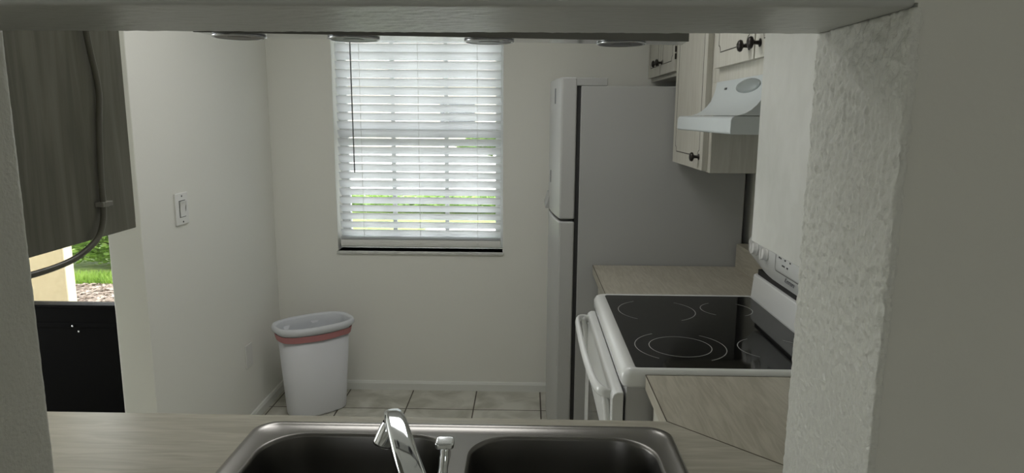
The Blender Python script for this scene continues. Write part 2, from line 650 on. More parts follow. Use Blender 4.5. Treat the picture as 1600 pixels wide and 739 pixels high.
wt2 = thing('countertop', 'short piece of pale laminate worktop between refrigerator and range', 'countertop', (.6, 2.67, CB))
bm = box(.290, .905, 2.415, 2.935, CB, CT)
obj('slab', bm, LAMY, wt2)
bm = bmesh.new()
bx(bm, .2895, .2915, 2.415, 2.935, CT-.001, CT+.0004)
obj('seam', bm, SEAM, wt2)
bm = box(.905, .963, 2.415, 2.935, CB, 1.012)
obj('backsplash', bm, LAMY, wt2, bevel=.002)


# ------------------------------------------------------------------ base cabinets
def groove(bm, a0, a1, z0, z1, fx, axis='x', r=.022, w=.0032, d=.0006):
    """ribbon outline with stepped-in corners lying just proud of the door face at x = fx (axis x) or y = fx"""
    def arc(cx, cz, s, e):
        return [(cx+r*cos(radians(s+(e-s)*k/6)), cz+r*sin(radians(s+(e-s)*k/6))) for k in range(7)]
    pts = []
    pts += arc(a1, z1, 180, 270)[::1]
    pts += arc(a1, z0, 90, 180)
    pts += arc(a0, z0, 0, 90)
    pts += arc(a0, z1, 270, 360)
    # outline goes counter-wise; offset inward for the ribbon's inner border
    cx, cz = (a0+a1)/2, (z0+z1)/2
    n = len(pts)
    inn = []
    for i in range(n):
        p, q = pts[i-1], pts[(i+1) % n]
        tx, tz = q[0]-p[0], q[1]-p[1]
        L = sqrt(tx*tx+tz*tz) or 1
        inn.append((pts[i][0]+tz/L*w, pts[i][1]-tx/L*w))
    def V(p, dd):
        return (fx+dd, p[0], p[1]) if axis == 'x' else (p[0], fx+dd, p[1])
    O = [bm.verts.new(V(p, -d)) for p in pts]
    I = [bm.verts.new(V(p, -d)) for p in inn]
    O2 = [bm.verts.new(V(p, d)) for p in pts]
    I2 = [bm.verts.new(V(p, d)) for p in inn]
    for i in range(n):
        j = (i+1) % n
        for q in ((O[i], O[j], I[j], I[i]), (O2[i], I2[i], I2[j], O2[j]), (O[i], O2[i], O2[j], O[j]), (I[i], I[j], I2[j], I2[i])):
            f = bm.faces.new(q)
            f.material_index = 1


def knob(parent, p, axis):
    bm = lathe(bmesh.new(), [(0, 0), (.011, 0), (.011, .002), (.0055, .004), (.005, .016), (.009, .019), (.0155, .022),
                             (.0165, .026), (.014, .031), (.007, .034), (0, .0345)], p, axis, 24)
    return obj('knob', bm, BRONZE, parent, smooth=True)


def door_x(parent, xf, y0, y1, z0, z1, ky=None, kz=None, wood=None):
    """door lying in the plane x = xf, facing -x"""
    bm = box(xf, xf+.019, y0, y1, z0, z1)
    m = .045
    groove(bm, y0+m, y1-m, z0+m, z1-m, xf, 'x')
    d = obj('door', bm, [wood or OAKV, GROOVE], parent)
    bv = d.modifiers.new('bevel', 'BEVEL')
    bv.width = .0025
    bv.segments = 2
    bv.limit_method = 'ANGLE'
    if ky is not None:
        knob(d, (xf, ky, kz), (-1, 0, 0))
    return d


def door_y(parent, yf, x0, x1, z0, z1, kx=None, kz=None, wood=None):
    bm = box(x0, x1, yf-.019, yf, z0, z1)
    m = .045
    groove(bm, x0+m, x1-m, z0+m, z1-m, yf, 'y')
    d = obj('door', bm, [wood or OAKV, GROOVE], parent)
    if kx is not None:
        knob(d, (kx, yf, kz), (0, 1, 0))
    return d


def open_box(x0, x1, y0, y1, z0, z1, t=.016, top=True):
    """panels of a hollow cabinet"""
    bm = bmesh.new()
    bx(bm, x0, x0+t, y0, y1, z0, z1)
    bx(bm, x1-t, x1, y0, y1, z0, z1)
    bx(bm, x0+t, x1-t, y0, y0+t, z0, z1)
    bx(bm, x0+t, x1-t, y1-t, y1, z0, z1)
    bx(bm, x0+t, x1-t, y0+t, y1-t, z0, z0+t)
    if top:
        bx(bm, x0+t, x1-t, y0+t, y1-t, z1-t, z1)
    return bm


cb = thing('base_cabinet', 'base cabinet under the sink worktop', 'cabinet', (-.13, 1.05, 0))
obj('body', open_box(-.60, .33, YP1+.003, 1.335, .09, CB-.001, top=False), OAKV, cb)
obj('plinth', box(-.60, .33, YP1+.003, 1.28, 0, .09), OAKV, cb)
for a, b_, k in ((-.59, -.14, -.18), (-.13, .32, -.09)):
    door_y(cb, 1.355, a, b_, .11, .84, k, .78)
cb = thing('base_cabinet', 'base cabinet left of the sink', 'cabinet', (-1.05, 1.05, 0))
obj('body', open_box(-1.49, -.605, YP1+.003, 1.335, .09, CB-.001), OAKV, cb)
obj('plinth', box(-1.49, -.605, YP1+.003, 1.28, 0, .09), OAKV, cb)
for a, b_, k in ((-1.48, -1.055, -1.09), (-1.045, -.615, -1.01)):
    door_y(cb, 1.355, a, b_, .11, .84, k, .78)
cb = thing('base_cabinet', 'corner base cabinet between sink and range', 'cabinet', (.62, 1.3, 0))
obj('body', open_box(.345, .92, YP1+.003, 1.645, .09, CB-.001), OAKV, cb)
obj('plinth', box(.38, .92, YP1+.003, 1.645, 0, .09), OAKV, cb)
door_x(cb, .325, 1.40, 1.64, .11, .84, 1.44, .78)
cb = thing('base_cabinet', 'narrow base cabinet between refrigerator and range', 'cabinet', (.6, 2.67, 0))
obj('body', open_box(.335, .92, 2.42, 2.93, .09, CB-.001), OAKV, cb)
obj('plinth', box(.38, .92, 2.42, 2.93, 0, .09), OAKV, cb)
door_x(cb, .315, 2.43, 2.92, .11, .84)

# ------------------------------------------------------------------ sink
sk = thing('kitchen_sink', 'double-bowl stainless steel sink set in the laminate worktop', 'sink', (-.128, 1.07, CT))
bm = bmesh.new()
NB = 9
BLx0, BLx1, BRx0, BRx1, BY0, BY1 = -.516, -.139, -.108, .258, .905, 1.300
holes = [rrect(BLx0, BLx1, BY0, BY1, .085, NB), rrect(BRx0, BRx1, BY0, BY1, .085, NB)]
rimprof = [(0.0, .0006), (.0015, .0040), (.005, .0062), (.011, .0062), (.015, .0046), (.019, .0022)]
prev = None
for off, h in rimprof:
    lp = [bm.verts.new((x, y, CT+h)) for x, y in rrect(SX0+off, SX1-off, SY0+off, SY1-off, max(.045-off*.5, .02), NB)]
    if prev:
        for i in range(len(lp)):
            j = (i+1) % len(lp)
            bm.faces.new((prev[i], prev[j], lp[j], lp[i]))
    prev = lp
edges = [bm.edges.get((prev[i], prev[(i+1) % len(prev)])) for i in range(len(prev))]
deck = CT+.0022
hl = []
for hp in holes:
    vs = [bm.verts.new((x, y, deck)) for x, y in hp]
    edges += [bm.edges.new((vs[i], vs[(i+1) % len(vs)])) for i in range(len(vs))]
    hl.append((vs, hp))
bmesh.ops.triangle_fill(bm, edges=edges, use_beauty=True)
for o_ in list(bm.faces):
    pass
obj('rim', bm, STEEL, sk, smooth=True)
for (x0, x1) in ((BLx0, BLx1), (BRx0, BRx1)):
    bm = bmesh.new()
    prev = None
    prof = [(0, 0), (.002, -.0008), (.0045, -.003), (.006, -.007), (.009, -.06), (.014, -.125), (.020, -.150), (.032, -.163), (.055, -.168), (.10, -.170)]
    for off, h in prof:
        r = max(.085-off*.6, .03)
        lp = [bm.verts.new((x, y, deck+h)) for x, y in rrect(x0+off, x1-off, BY0+off, BY1-off, r, NB)]
        if prev:
            for i in range(len(lp)):
                j = (i+1) % len(lp)
                bm.faces.new((prev[i], prev[j], lp[j], lp[i]))
        prev = lp
    bm.faces.new(prev)
    bw = obj('bowl', bm, BOWLST, sk, smooth=True)
    cx, cy = (x0+x1)/2, (BY0+BY1)/2
    bm = lathe(bmesh.new(), [(.044, 0), (.044, .003), (.036, .003), (.032, -.0), (0, .0005)], (cx, cy, deck-.1698), (0, 0, 1), 28)
    obj('drain', bm, CHROME, bw, smooth=True)

# ------------------------------------------------------------------ faucet
fc = thing('faucet', 'chrome single-lever faucet, its flat spout reaching over the left sink bowl', 'faucet', (-.15, .855, deck))
bm = bmesh.new()
ov = [(-.15+.115*cos(2*pi*k/40)*1.0, .855+.028*sin(2*pi*k/40)) for k in range(40)]
prism(bm, ov, 'z', deck, deck+.012)
obj('base_plate', bm, CHROME, fc, bevel=.004)
bm = lathe(bmesh.new(), [(.027, .012), (.026, .03), (.0235, .05), (.0235, .115), (.02, .128), (.009, .134), (0, .135)], (-.128, .855, deck), (0, 0, 1), 32)
obj('body', bm, CHROME, fc, smooth=True)


def spout():
    bm = bmesh.new()
    A = Vector((-.136, .87, deck+.075))
    ctr = [A, Vector((-.152, .905, 1.022)), Vector((-.172, .94, 1.043)), Vector((-.188, .98, 1.058)), Vector((-.203, 1.02, 1.068)),
           Vector((-.213, 1.045, 1.071)), Vector((-.2175, 1.058, 1.068)), Vector((-.2195, 1.063, 1.060))]
    ws = [.021, .020, .0195, .0185, .0175, .016, .012, .007]
    hs = [.016, .0135, .012, .011, .0105, .010, .0085, .004]
    rings = []
    seg = 20
    for i, p in enumerate(ctr):
        t = (ctr[min(i+1, 7)]-ctr[max(i-1, 0)]).normalized()
        s = t.cross(Vector((0, 0, 1))).normalized()
        u = s.cross(t)
        ring = []
        for k in range(seg):
            a = 2*pi*k/seg
            ca, sa = cos(a), sin(a)
            e = .62
            ring.append(bm.verts.new(p + s*ws[i]*math.copysign(abs(ca)**e, ca) + u*hs[i]*math.copysign(abs(sa)**e, sa)))
        rings.append(ring)
    for a, b in zip(rings, rings[1:]):
        for k in range(seg):
            bm.faces.new((a[k], a[(k+1) % seg], b[(k+1) % seg], b[k]))
    bm.faces.new(rings[0][::-1])
    bm.faces.new(rings[-1])
    return bm


sp = obj('spout', spout(), CHROME, fc, smooth=True)
ss = sp.modifiers.new('sub', 'SUBSURF')
ss.levels = ss.render_levels = 1
AX = (.42, .10, 1)
AC = (-.2225, 1.047, 1.042)
bm = lathe(bmesh.new(), [(.0135, .012), (.0145, .006), (.015, 0), (.0155, -.022), (.0150, -.026), (.0135, -.0265), (.0125, -.023), (.0, -.023)],
           AC, AX, 28)
obj('aerator', bm, CHROME, fc, smooth=True)
bm = lathe(bmesh.new(), [(.0118, -.0235), (.0118, -.025), (0, -.025)], AC, AX, 28)
obj('aerator_screen', bm, RUBBER, fc, smooth=True)
# lever standing on the body
bm = bmesh.new()
tube(bm, smooth_path([(-.122, .857, deck+.126), (-.112, .863, 1.060), (-.109, .868, 1.085), (-.108, .872, 1.105)], 5),
     [.011]*4+[.010]*4+[.0095]*4+[.009]*4, 16, flat=.55)
lv = obj('lever', bm, CHROME, fc, smooth=True)
bm = bmesh.new()
prism(bm, rrect(-.0125, .0125, -.0095, .0095, .005, 5), 'z', -.0045, .0045)
bmesh.ops.rotate(bm, verts=bm.verts, cent=(0, 0, 0), matrix=Matrix.Rotation(radians(12), 3, 'X'))
bmesh.ops.translate(bm, verts=bm.verts, vec=(-.108, .8735, 1.109))
obj('lever_cap', bm, CHROME, lv, bevel=.0025, seg=3)

# ================================================================== UPPER CABINETS
UF = .630                                   # face plane of the wall cabinets on the right wall


def wall_cab(label, y0, y1, z0, doors, z1=2.13, face=UF):
    c = thing('wall_cabinet', label, 'cabinet', ((face+XR)/2, (y0+y1)/2, z0))
    bm = box(face, XR-.002, y0, y1, z0, z1)
    obj('body', bm, OAKV, c, bevel=.0015)
    for (a, b, dz, ky, kz) in doors:
        door_x(c, face-.020, a, b, z0+dz, z1-.02, ky, kz)
    return c


wc = wall_cab('pale oak wall cabinet left of the range hood with one long grooved door', 2.392, 2.935, 1.357, [(2.425, 2.915, .006, 2.472, 1.408)])
wc = wall_cab('pale oak wall cabinet above the range hood with two small doors', 1.50, 2.388, 1.660, [(1.935, 2.335, .044, 1.975, 1.742), (1.525, 1.925, .044, 1.885, 1.742)])
bm = bmesh.new()
bx(bm, .612, .70, 2.272, 2.300, 1.554, 1.659)
bx(bm, .622, .70, 2.302, 2.386, 1.554, 1.659)
obj('side_filler', bm, OAKV, wc, bevel=.0015)
wc = wall_cab('short pale oak wall cabinet above the refrigerator with two doors', 2.99, 3.70, 1.722, [(3.365, 3.685, .018, 3.405, 1.795), (3.035, 3.355, .018, 3.315, 1.795)], face=.645)
bm = bmesh.new()
for z in (1.80, 1.83):
    lathe(bm, [(0, -.012), (.004, -.012), (.004, .012), (0, .012)], (.626, 3.025, z), (0, 0, 1), 10)
obj('hinge', bm, BRONZE, wc)

rc = thing('wall_cabinet', 'plain off-white side of the wall cabinet hanging right of the opening', 'cabinet', (.63, .9, 1.36))
obj('body', box(.350, XR-.002, YP1+.002, 1.062, 1.360, 2.13), OAKP, rc, bevel=.0015)
door_y(rc, 1.082, .375, .63, 1.37, 2.11, .41, 1.42)
door_y(rc, 1.082, .64, .90, 1.37, 2.11, .86, 1.42)
lc = thing('wall_cabinet', 'oak wall cabinet, its shade painted in, with a cable down its side, left of the opening', 'cabinet', (-1.0, .9, 1.368))
obj('body', box(-1.40, -.620, YP1+.002, 1.068, 1.370, 2.13), OAKD, lc, bevel=.0015)
door_y(lc, 1.088, -1.39, -1.015, 1.38, 2.11, -1.06, 1.43, OAKD)
door_y(lc, 1.088, -1.005, -.632, 1.38, 2.11, -.96, 1.43, OAKD)

# cable on the side of the left cabinet
ck = thing('cable', 'grey cable clipped down the side of the shaded wall cabinet', 'cable', (-.612, .98, 1.42))
pts = [(-.614, .9765, 1.80), (-.614, .976, 1.70), (-.613, .976, 1.664), (-.613, .981, 1.634), (-.614, .990, 1.604), (-.614, .993, 1.573), (-.614, .986, 1.528),
       (-.614, .979, 1.455), (-.613, .977, 1.419), (-.611, .969, 1.394), (-.608, .949, 1.374), (-.606, .904, 1.3585), (-.606, .858, 1.353), (-.607, .800, 1.353), (-.607, .748, 1.356)]
obj('cord', tube(bmesh.new(), smooth_path(pts, 8), .0042, 12), CORDM, ck, smooth=True)
bm = bmesh.new()
bx(bm, -.6195, -.607, .968, .992, 1.4155, 1.4225)
bx(bm, -.6085, -.6065, .972, .983, 1.4150, 1.4230)
obj('clip', bm, CLIPM, ck, bevel=.001)

# ================================================================== RANGE HOOD
hd = thing('range_hood', 'white range hood under the cabinet above the range', 'range hood', (.72, 2.07, 1.505))
HY0, HY1 = 1.765, 2.386
ENAM = mat('hood_enamel', (.50, .54, .55), .3, bump=(200, .03, .0005))
prof = [(.918, 1.505), (.514, 1.505), (.511, 1.508), (.510, 1.512), (.5105, 1.540), (.513, 1.547), (.520, 1.551), (.918, 1.552)]
bm = prism(bmesh.new(), prof, 'y', HY0, HY1)
hb = obj('visor', bm, ENAM, hd, bevel=.002)
HY2 = 2.262
prof = [(.918, 1.5525), (.525, 1.5525), (.545, 1.558), (.560, 1.567), (.574, 1.580),
        (.586, 1.596), (.594, 1.614), (.600, 1.636), (.603, 1.657), (.918, 1.657)]
bm = prism(bmesh.new(), prof, 'y', HY0+.001, HY2)
hb = obj('hood_body', bm, ENAM, hd, bevel=.001)
# recessed light lens and badge on the sloped front
nrm = Vector((-.97, 0, .24)).normalized()
bm = bmesh.new()
c0 = Vector((.5985, 1.93, 1.633))
up = Vector((.24, 0, .97)).normalized()
ring = [c0 + nrm*.001 + Vector((0, 1, 0))*.105*cos(2*pi*k/32) + up*.020*sin(2*pi*k/32) for k in range(32)]
mid = [c0 + nrm*.004 + Vector((0, 1, 0))*.085*cos(2*pi*k/32) + up*.014*sin(2*pi*k/32) for k in range(32)]
bk = [c0 - nrm*.006 + Vector((0, 1, 0))*.105*cos(2*pi*k/32) + up*.020*sin(2*pi*k/32) for k in range(32)]
V0, V1, V2 = [[bm.verts.new(p) for p in s] for s in (bk, ring, mid)]
for a, b in ((V0, V1), (V1, V2)):
    for k in range(32):
        bm.faces.new((a[k], a[(k+1) % 32], b[(k+1) % 32], b[k]))
bm.faces.new(V2)
bm.faces.new(V0[::-1])
obj('lamp_lens', bm, mat('lens_grey_plastic', (.24, .27, .27), .2), hd, smooth=True)
bm = bmesh.new()
for y in (2.140,):
    c = Vector((.599, y, 1.632))
    vs = [bm.verts.new(c + nrm*n1 + Vector((0, 1, 0))*a + up*b) for n1 in (-.004, .0022) for a, b in ((-.010, -.003), (.010, -.003), (.010, .003), (-.010, .003))]
    for q in ((0, 1, 2, 3), (7, 6, 5, 4), (0, 4, 5, 1), (1, 5, 6, 2), (2, 6, 7, 3), (3, 7, 4, 0)):
        bm.faces.new([vs[i] for i in q])
obj('switch', bm, DARKP, hd)
bm = box(.56, .86, 1.83, 2.30, 1.5035, 1.5055)
obj('filter', bm, STEEL, hd)

# ================================================================== REFRIGERATOR
FY0, FY1 = 2.945, 3.695
fr = thing('refrigerator', 'white top-freezer refrigerator standing against the window wall', 'refrigerator', (.55, 3.32, 0))
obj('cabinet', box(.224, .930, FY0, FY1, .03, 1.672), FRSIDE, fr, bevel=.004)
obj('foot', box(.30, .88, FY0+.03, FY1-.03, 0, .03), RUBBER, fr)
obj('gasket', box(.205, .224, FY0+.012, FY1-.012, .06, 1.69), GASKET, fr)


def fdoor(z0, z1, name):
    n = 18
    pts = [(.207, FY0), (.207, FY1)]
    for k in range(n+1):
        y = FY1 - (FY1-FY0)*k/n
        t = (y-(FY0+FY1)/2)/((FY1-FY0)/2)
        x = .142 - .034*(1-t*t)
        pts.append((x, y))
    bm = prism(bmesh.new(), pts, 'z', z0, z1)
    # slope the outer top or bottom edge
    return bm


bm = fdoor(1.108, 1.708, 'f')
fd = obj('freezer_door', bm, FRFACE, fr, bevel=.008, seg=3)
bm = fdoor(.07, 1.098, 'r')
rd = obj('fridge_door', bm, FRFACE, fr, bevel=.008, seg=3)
bm = box(.17, .335, FY0+.003, FY0+.075, 1.672, 1.706)
obj('hinge_cover', bm, FRSIDE, fr, bevel=.004)
bm = box(.119, .1235, 3.07, 3.12, 1.60, 1.665)
obj('badge', bm, mat('badge_grey', (.2, .21, .22), .3), fd, bevel=.001)
bm = box(.110, .1135, 3.19, 3.24, 1.245, 1.30)
obj('lower_badge', bm, mat('lower_badge_grey', (.12, .12, .12), .5), fd, bevel=.001)  # second grey badge, a flat plate on the freezer door
bm = prism(bmesh.new(), [(.09, 1.112), (.115, 1.112), (.115, 1.17), (.107, 1.17)], 'y', 3.28, 3.55)
obj('handle', bm, FRFACE, fd, bevel=.003)

# ================================================================== RANGE
RY0, RY1 = 1.655, 2.408
rg = thing('electric_range', 'white freestanding electric range with black glass cooktop', 'range', (.58, 2.03, 0))
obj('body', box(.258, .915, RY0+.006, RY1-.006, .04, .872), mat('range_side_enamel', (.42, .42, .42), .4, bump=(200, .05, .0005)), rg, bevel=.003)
obj('foot', box(.30, .88, RY0+.03, RY1-.03, 0, .04), RUBBER, rg)
bm = bmesh.new()
# cooktop frame: four sides round the glass
gx0, gx1, gy0, gy1 = .281, .795, 1.672, 2.388
outl = rrect(.246, .918, RY0, RY1, .022, 6)
loops = []
for pl, z in ((rrect(.250, .915, RY0+.004, RY1-.004, .02, 6), .872), (rrect(.244, .918, RY0, RY1, .024, 6), .882), (rrect(.244, .918, RY0, RY1, .024, 6), .905),
              (rrect(.252, .914, RY0+.005, RY1-.005, .022, 6), .9185), (rrect(.264, .906, RY0+.010, RY1-.010, .018, 6), .9225),
              (rrect(gx0-.004, gx1+.012, gy0-.002, gy1+.002, .014, 6), .9215), (rrect(gx0, gx1, gy0+.001, gy1-.001, .012, 6), .9195)):
    loops.append([bm.verts.new((x, y, z)) for x, y in pl])
for a, b in zip(loops, loops[1:]):
    n = len(a)
    for k in range(n):
        bm.faces.new((a[k], a[(k+1) % n], b[(k+1) % n], b[k]))
bm.faces.new(loops[0][::-1])
bm.faces.new(loops[-1])
cf = obj('cooktop_frame', bm, APPL, rg, smooth=True)
bm = prism(bmesh.new(), rrect(gx0+.0005, gx1-.0005, gy0+.0015, gy1-.0015, .0115, 6), 'z', .9190, .9210)
obj('glass_top', bm, GLASSTOP, rg)


def burner(cx, cy, r, arcs, w=.0012):
    for rr, segs in arcs:
        for a0, a1 in segs:
            bm = bmesh.new()
            n = 48
            inn, out = [], []
            for k in range(n+1):
                a = radians(a0+(a1-a0)*k/n)
                inn.append(bm.verts.new((cx+(rr-w)*cos(a), cy+(rr-w)*sin(a), .9213)))
                out.append(bm.verts.new((cx+(rr+w)*cos(a), cy+(rr+w)*sin(a), .9213)))
            for k in range(n):
                bm.faces.new((inn[k], out[k], out[k+1], inn[k+1]))
            obj('burner_ring', bm, RING, rg)


burner(.430, 2.195, .124, [(.124, [(118, 232), (-62, 52)])])
burner(.664, 2.218, .083, [(.083, [(118, 232), (-62, 52)])])
burner(.430, 1.838, .124, [(.124, [(118, 232), (-62, 52)]), (.085, [(0, 360)])])
burner(.680, 1.832, .090, [(.090, [(118, 232), (-62, 52)])])

# oven door
bm = prism(bmesh.new(), [(.252, .16), (.222, .16), (.222, .840), (.226, .852), (.236, .858), (.252, .858)], 'y', RY0+.004, RY1-.004)
od = obj('oven_door', bm, APPL, rg, bevel=.004, seg=3)
bm = box(.2205, .224, 1.80, 2.26, .34, .66)
obj('oven_window', bm, mat('oven_window_glass', (.01, .01, .01), .1), od)
bm = bmesh.new()
hp = [(.226, 1.700, .836), (.207, 1.702, .841), (.192, 1.722, .846), (.183, 1.78, .849), (.178, 1.90, .851), (.176, 2.03, .852), (.177, 2.16, .851),
      (.179, 2.27, .849), (.185, 2.335, .847), (.203, 2.362, .843), (.226, 2.366, .838)]
tube(bm, smooth_path(hp, 6), .0072, 14, flat=1.9)
for ya, yb in ((1.700, 1.712), (2.364, 2.350)):
    tube(bm, smooth_path([(.203, yb, .846), (.212, ya, .815), (.219, ya, .775), (.224, ya, .70)], 5), [.0085]*5+[.011]*5+[.012]*5+[.009], 12)
obj('handle', bm, APPL, od, smooth=True)
bm = prism(bmesh.new(), [(.252, .045), (.226, .045), (.224, .15), (.252, .15)], 'y', RY0+.004, RY1-.004)
obj('drawer', bm, APPL, rg, bevel=.004)

# backguard
obj('riser', prism(bmesh.new(), [(.915, .905), (.797, .921), (.803, 1.003), (.812, 1.007), (.915, 1.007)], 'y', RY0+.02, RY1-.022), APPL, rg, bevel=.003)
obj('vent_slot', box(.812, .90, RY0+.03, RY1-.04, 1.007, 1.026), RUBBER, rg)
bm = bmesh.new()
n = 20
rows = []
for k in range(n+1):
    y = RY0+.015 + (RY1-.022-RY0-.015)*k/n
    t = abs(2*k/n-1)
    lift = .030*max(0, (t-.45)/.55)**2
    rows.append([(.806+lift*.3, 1.026+lift*.7), (.790, 1.052+lift*.7), (.779, 1.09), (.778, 1.125), (.792, 1.150), (.84, 1.162), (.915, 1.162), (.915, 1.026+lift*.7)])
vr = [[bm.verts.new((x, RY0+.015+(RY1-.022-RY0-.015)*i/n, z)) for x, z in row] for i, row in enumerate(rows)]
for a, b in zip(vr, vr[1:]):
    for k in range(8):
        bm.faces.new((a[k], a[(k+1) % 8], b[(k+1) % 8], b[k]))
bm.faces.new(vr[0])
bm.faces.new(vr[-1][::-1])
cp = obj('control_panel', bm, mat('control_panel_plastic', (.56, .57, .56), .3, bump=(200, .04, .0005)), rg, bevel=.002)
for y in (2.300, 2.205, 1.80, 1.72):
    bm = lathe(bmesh.new(), [(.0235, 0), (.0235, .005), (.020, .008), (.0185, .017), (.016, .019), (0, .019)], (.7795, y, 1.112), (-1, 0, .05), 28)
    bx(bm, .7575, .763, y-.0035, y+.0035, 1.094, 1.131)
    obj('knob', bm, PLAST, cp, smooth=False, bevel=.001)
bm = bmesh.new()
pl = rrect(1.87, 2.12, 1.078, 1.15, .012, 5)
inn = rrect(1.8725, 2.1175, 1.0805, 1.1475, .0105, 5)
for i in range(len(pl)):
    j = (i+1) % len(pl)
    f = [bm.verts.new((.7775, p[0], p[1])) for p in (pl[i], pl[j], inn[j], inn[i])]
    bm.faces.new(f)
obj('display_outline', bm, DARKP, cp)
bm = bmesh.new()
for (y, z) in ((2.088, 1.125), (2.075, 1.1245), (2.058, 1.105), (2.04, 1.1245), (2.02, 1.105), (2.0, 1.1245), (2.046, 1.105)):
    bx(bm, .7768, .778, y-.004, y+.004, z-.0022, z+.0022)
obj('button_print', bm, TEXTM, cp)


def text(name, body, size, loc, rot, m, parent, ext=.0003):
    cu = bpy.data.curves.new(name, 'FONT')
    cu.body = body
    cu.size = size
    cu.extrude = ext
    cu.materials.append(m)
    o = bpy.data.objects.new(name, cu)
    link(o, parent)
    off = Vector(loc)
    p = parent
    while p is not None:
        off -= Vector(p.location)
        p = p.parent
    o.location = off
    o.rotation_euler = rot
    bpy.context.view_layer.update()
    me = bpy.data.meshes.new_from_object(o.evaluated_get(bpy.context.evaluated_depsgraph_get()))
    mo = bpy.data.objects.new(name, me)
    link(mo, parent)
    mo.location = off
    mo.rotation_euler = rot
    bpy.data.objects.remove(o)
    mo.name = name
    return mo


# letters face -x and read from the window wall towards the camera
text('brand_text', 'Kenmore', .020, (.7815, 2.045, 1.058), (radians(78), 0, radians(-90)), TEXTM, cp)

# ================================================================== WINDOW BLIND
bl = thing('window_blind', 'white horizontal slatted blind closed over the kitchen window', 'blind', (-.585, YB+.04, .83))
SLY = YB+.045
BX0, BX1 = -1.028, -.142
tilt = radians(50)
bm = bmesh.new()
NS = 25
for k in range(NS):
    ze = .876+.0454*k                       # height of the room-side edge
    if k == 0:
        continue
    # slat: room-side edge up, outer edge down, slightly crowned
    jig = random.uniform(-1, 1)*.0008
    tl = tilt + radians(random.uniform(-1.6, 1.6))
    pa = []
    W = .050
    for j in range(6):
        s = j/5
        off = .0035*(1-(2*s-1)**2)
        y = SLY - .018 + s*W*cos(tl) - off*sin(tl)*1.0
        z = ze + jig - s*W*sin(tl) - off*cos(tl)
        pa.append((y, z))
    th_ = .0034
    lower = [(y-th_*sin(tl)*.9, z-th_*cos(tl)) for y, z in pa]
    loop = pa + lower[::-1]
    xs = [BX0 + (BX1-BX0)*i/8 for i in range(9)]
    sag = [.0012*sin(pi*i/8)*random.uniform(-.4, 1) for i in range(9)]
    vr = [[bm.verts.new((x, y, z-sag[i])) for y, z in loop] for i, x in enumerate(xs)]
    nn = len(loop)
    for a, b in zip(vr, vr[1:]):
        for q in range(nn):
            bm.faces.new((a[q], a[(q+1) % nn], b[(q+1) % nn], b[q]))
    bm.faces.new(vr[0])
    bm.faces.new(vr[-1][::-1])
obj('slats', bm, SLAT, bl)
bm = bmesh.new()
for k in range(3):
    z = .868+.0045*k
    bx(bm, BX0, BX1, SLY-.028, SLY+.022, z, z+.003)
obj('stacked_slats', bm, SLAT, bl)
bm = prism(bmesh.new(), [(SLY-.026, .826), (SLY+.022, .826), (SLY+.024, .845), (SLY+.020, .8655), (SLY-.024, .8655), (SLY-.029, .845)], 'x', BX0, BX1)
obj('bottom_rail', bm, PLAST, bl, bevel=.003)
bm = box(BX0-.004, BX1+.004, SLY-.035, SLY+.03, 1.975, 2.032)
obj('head_rail', bm, PLAST, bl, bevel=.003)
for x in (-.897, -.585, -.268):
    bm = bmesh.new()
    tube(bm, [(x, SLY-.0235, .845), (x, SLY-.0235, 1.4), (x, SLY-.0235, 1.975)], .0010, 6)
    tube(bm, [(x+.004, SLY+.022, .866), (x+.004, SLY+.022, 1.4), (x+.004, SLY+.022, 1.975)], .0008, 6)
    obj('ladder_cord', bm, BLCORD, bl)
    bm = lathe(bmesh.new(), [(0, -.004), (.006, -.003), (.006, .003), (0, .004)], (x, SLY-.029, .848), (0, -1, 0), 12)
    obj('cord_button', bm, PLAST, bl)
bm = bmesh.new()
tube(bm, [(-.936, YB-.004, 1.96), (-.9345, YB-.006, 1.6), (-.932, YB-.008, 1.238)], .0036, 6)
tube(bm, [(-.936, SLY-.03, 1.985), (-.936, YB-.002, 1.975), (-.936, YB-.004, 1.955)], .002, 6)
obj('tilt_wand', bm, WAND, bl)

# ================================================================== LIGHT BAR above the sink
PZ = 1.684
lb = thing('light_bar', 'glossy white light bar with round lamps hanging above the sink', 'light', (-.15, 1.28, PZ))
MIR = mat('glossy_white_enamel', (.62, .63, .64), .16, metal=.55)
q1, q2, q3, q4 = (-.558, 1.182), (.289, 1.297), (.294, 1.369), (-.553, 1.270)
bm = prism(bmesh.new(), [q1, q2, q3, q4], 'z', PZ, PZ+.018)
obj('panel', bm, MIR, lb)
bm = prism(bmesh.new(), [(q1[0]-.001, q1[1]-.004), (q2[0]+.001, q2[1]-.004), q2, q1], 'z', PZ-.001, PZ+.03)
obj('front_lip', bm, mat('lip_dark_grey', (.12, .12, .11), .5), lb)
for x in (-.45, .14):
    obj('stem', tube(bmesh.new(), [(x, 1.24+(x+.558)*.13, PZ+.016), (x, 1.24+(x+.558)*.13, 2.0), (x, 1.24+(x+.558)*.13, CH)], .008, 12), MIR, lb, smooth=True)
RIMM = mat('lamp_rim_nickel', (.42, .43, .45), .22, metal=1.0)
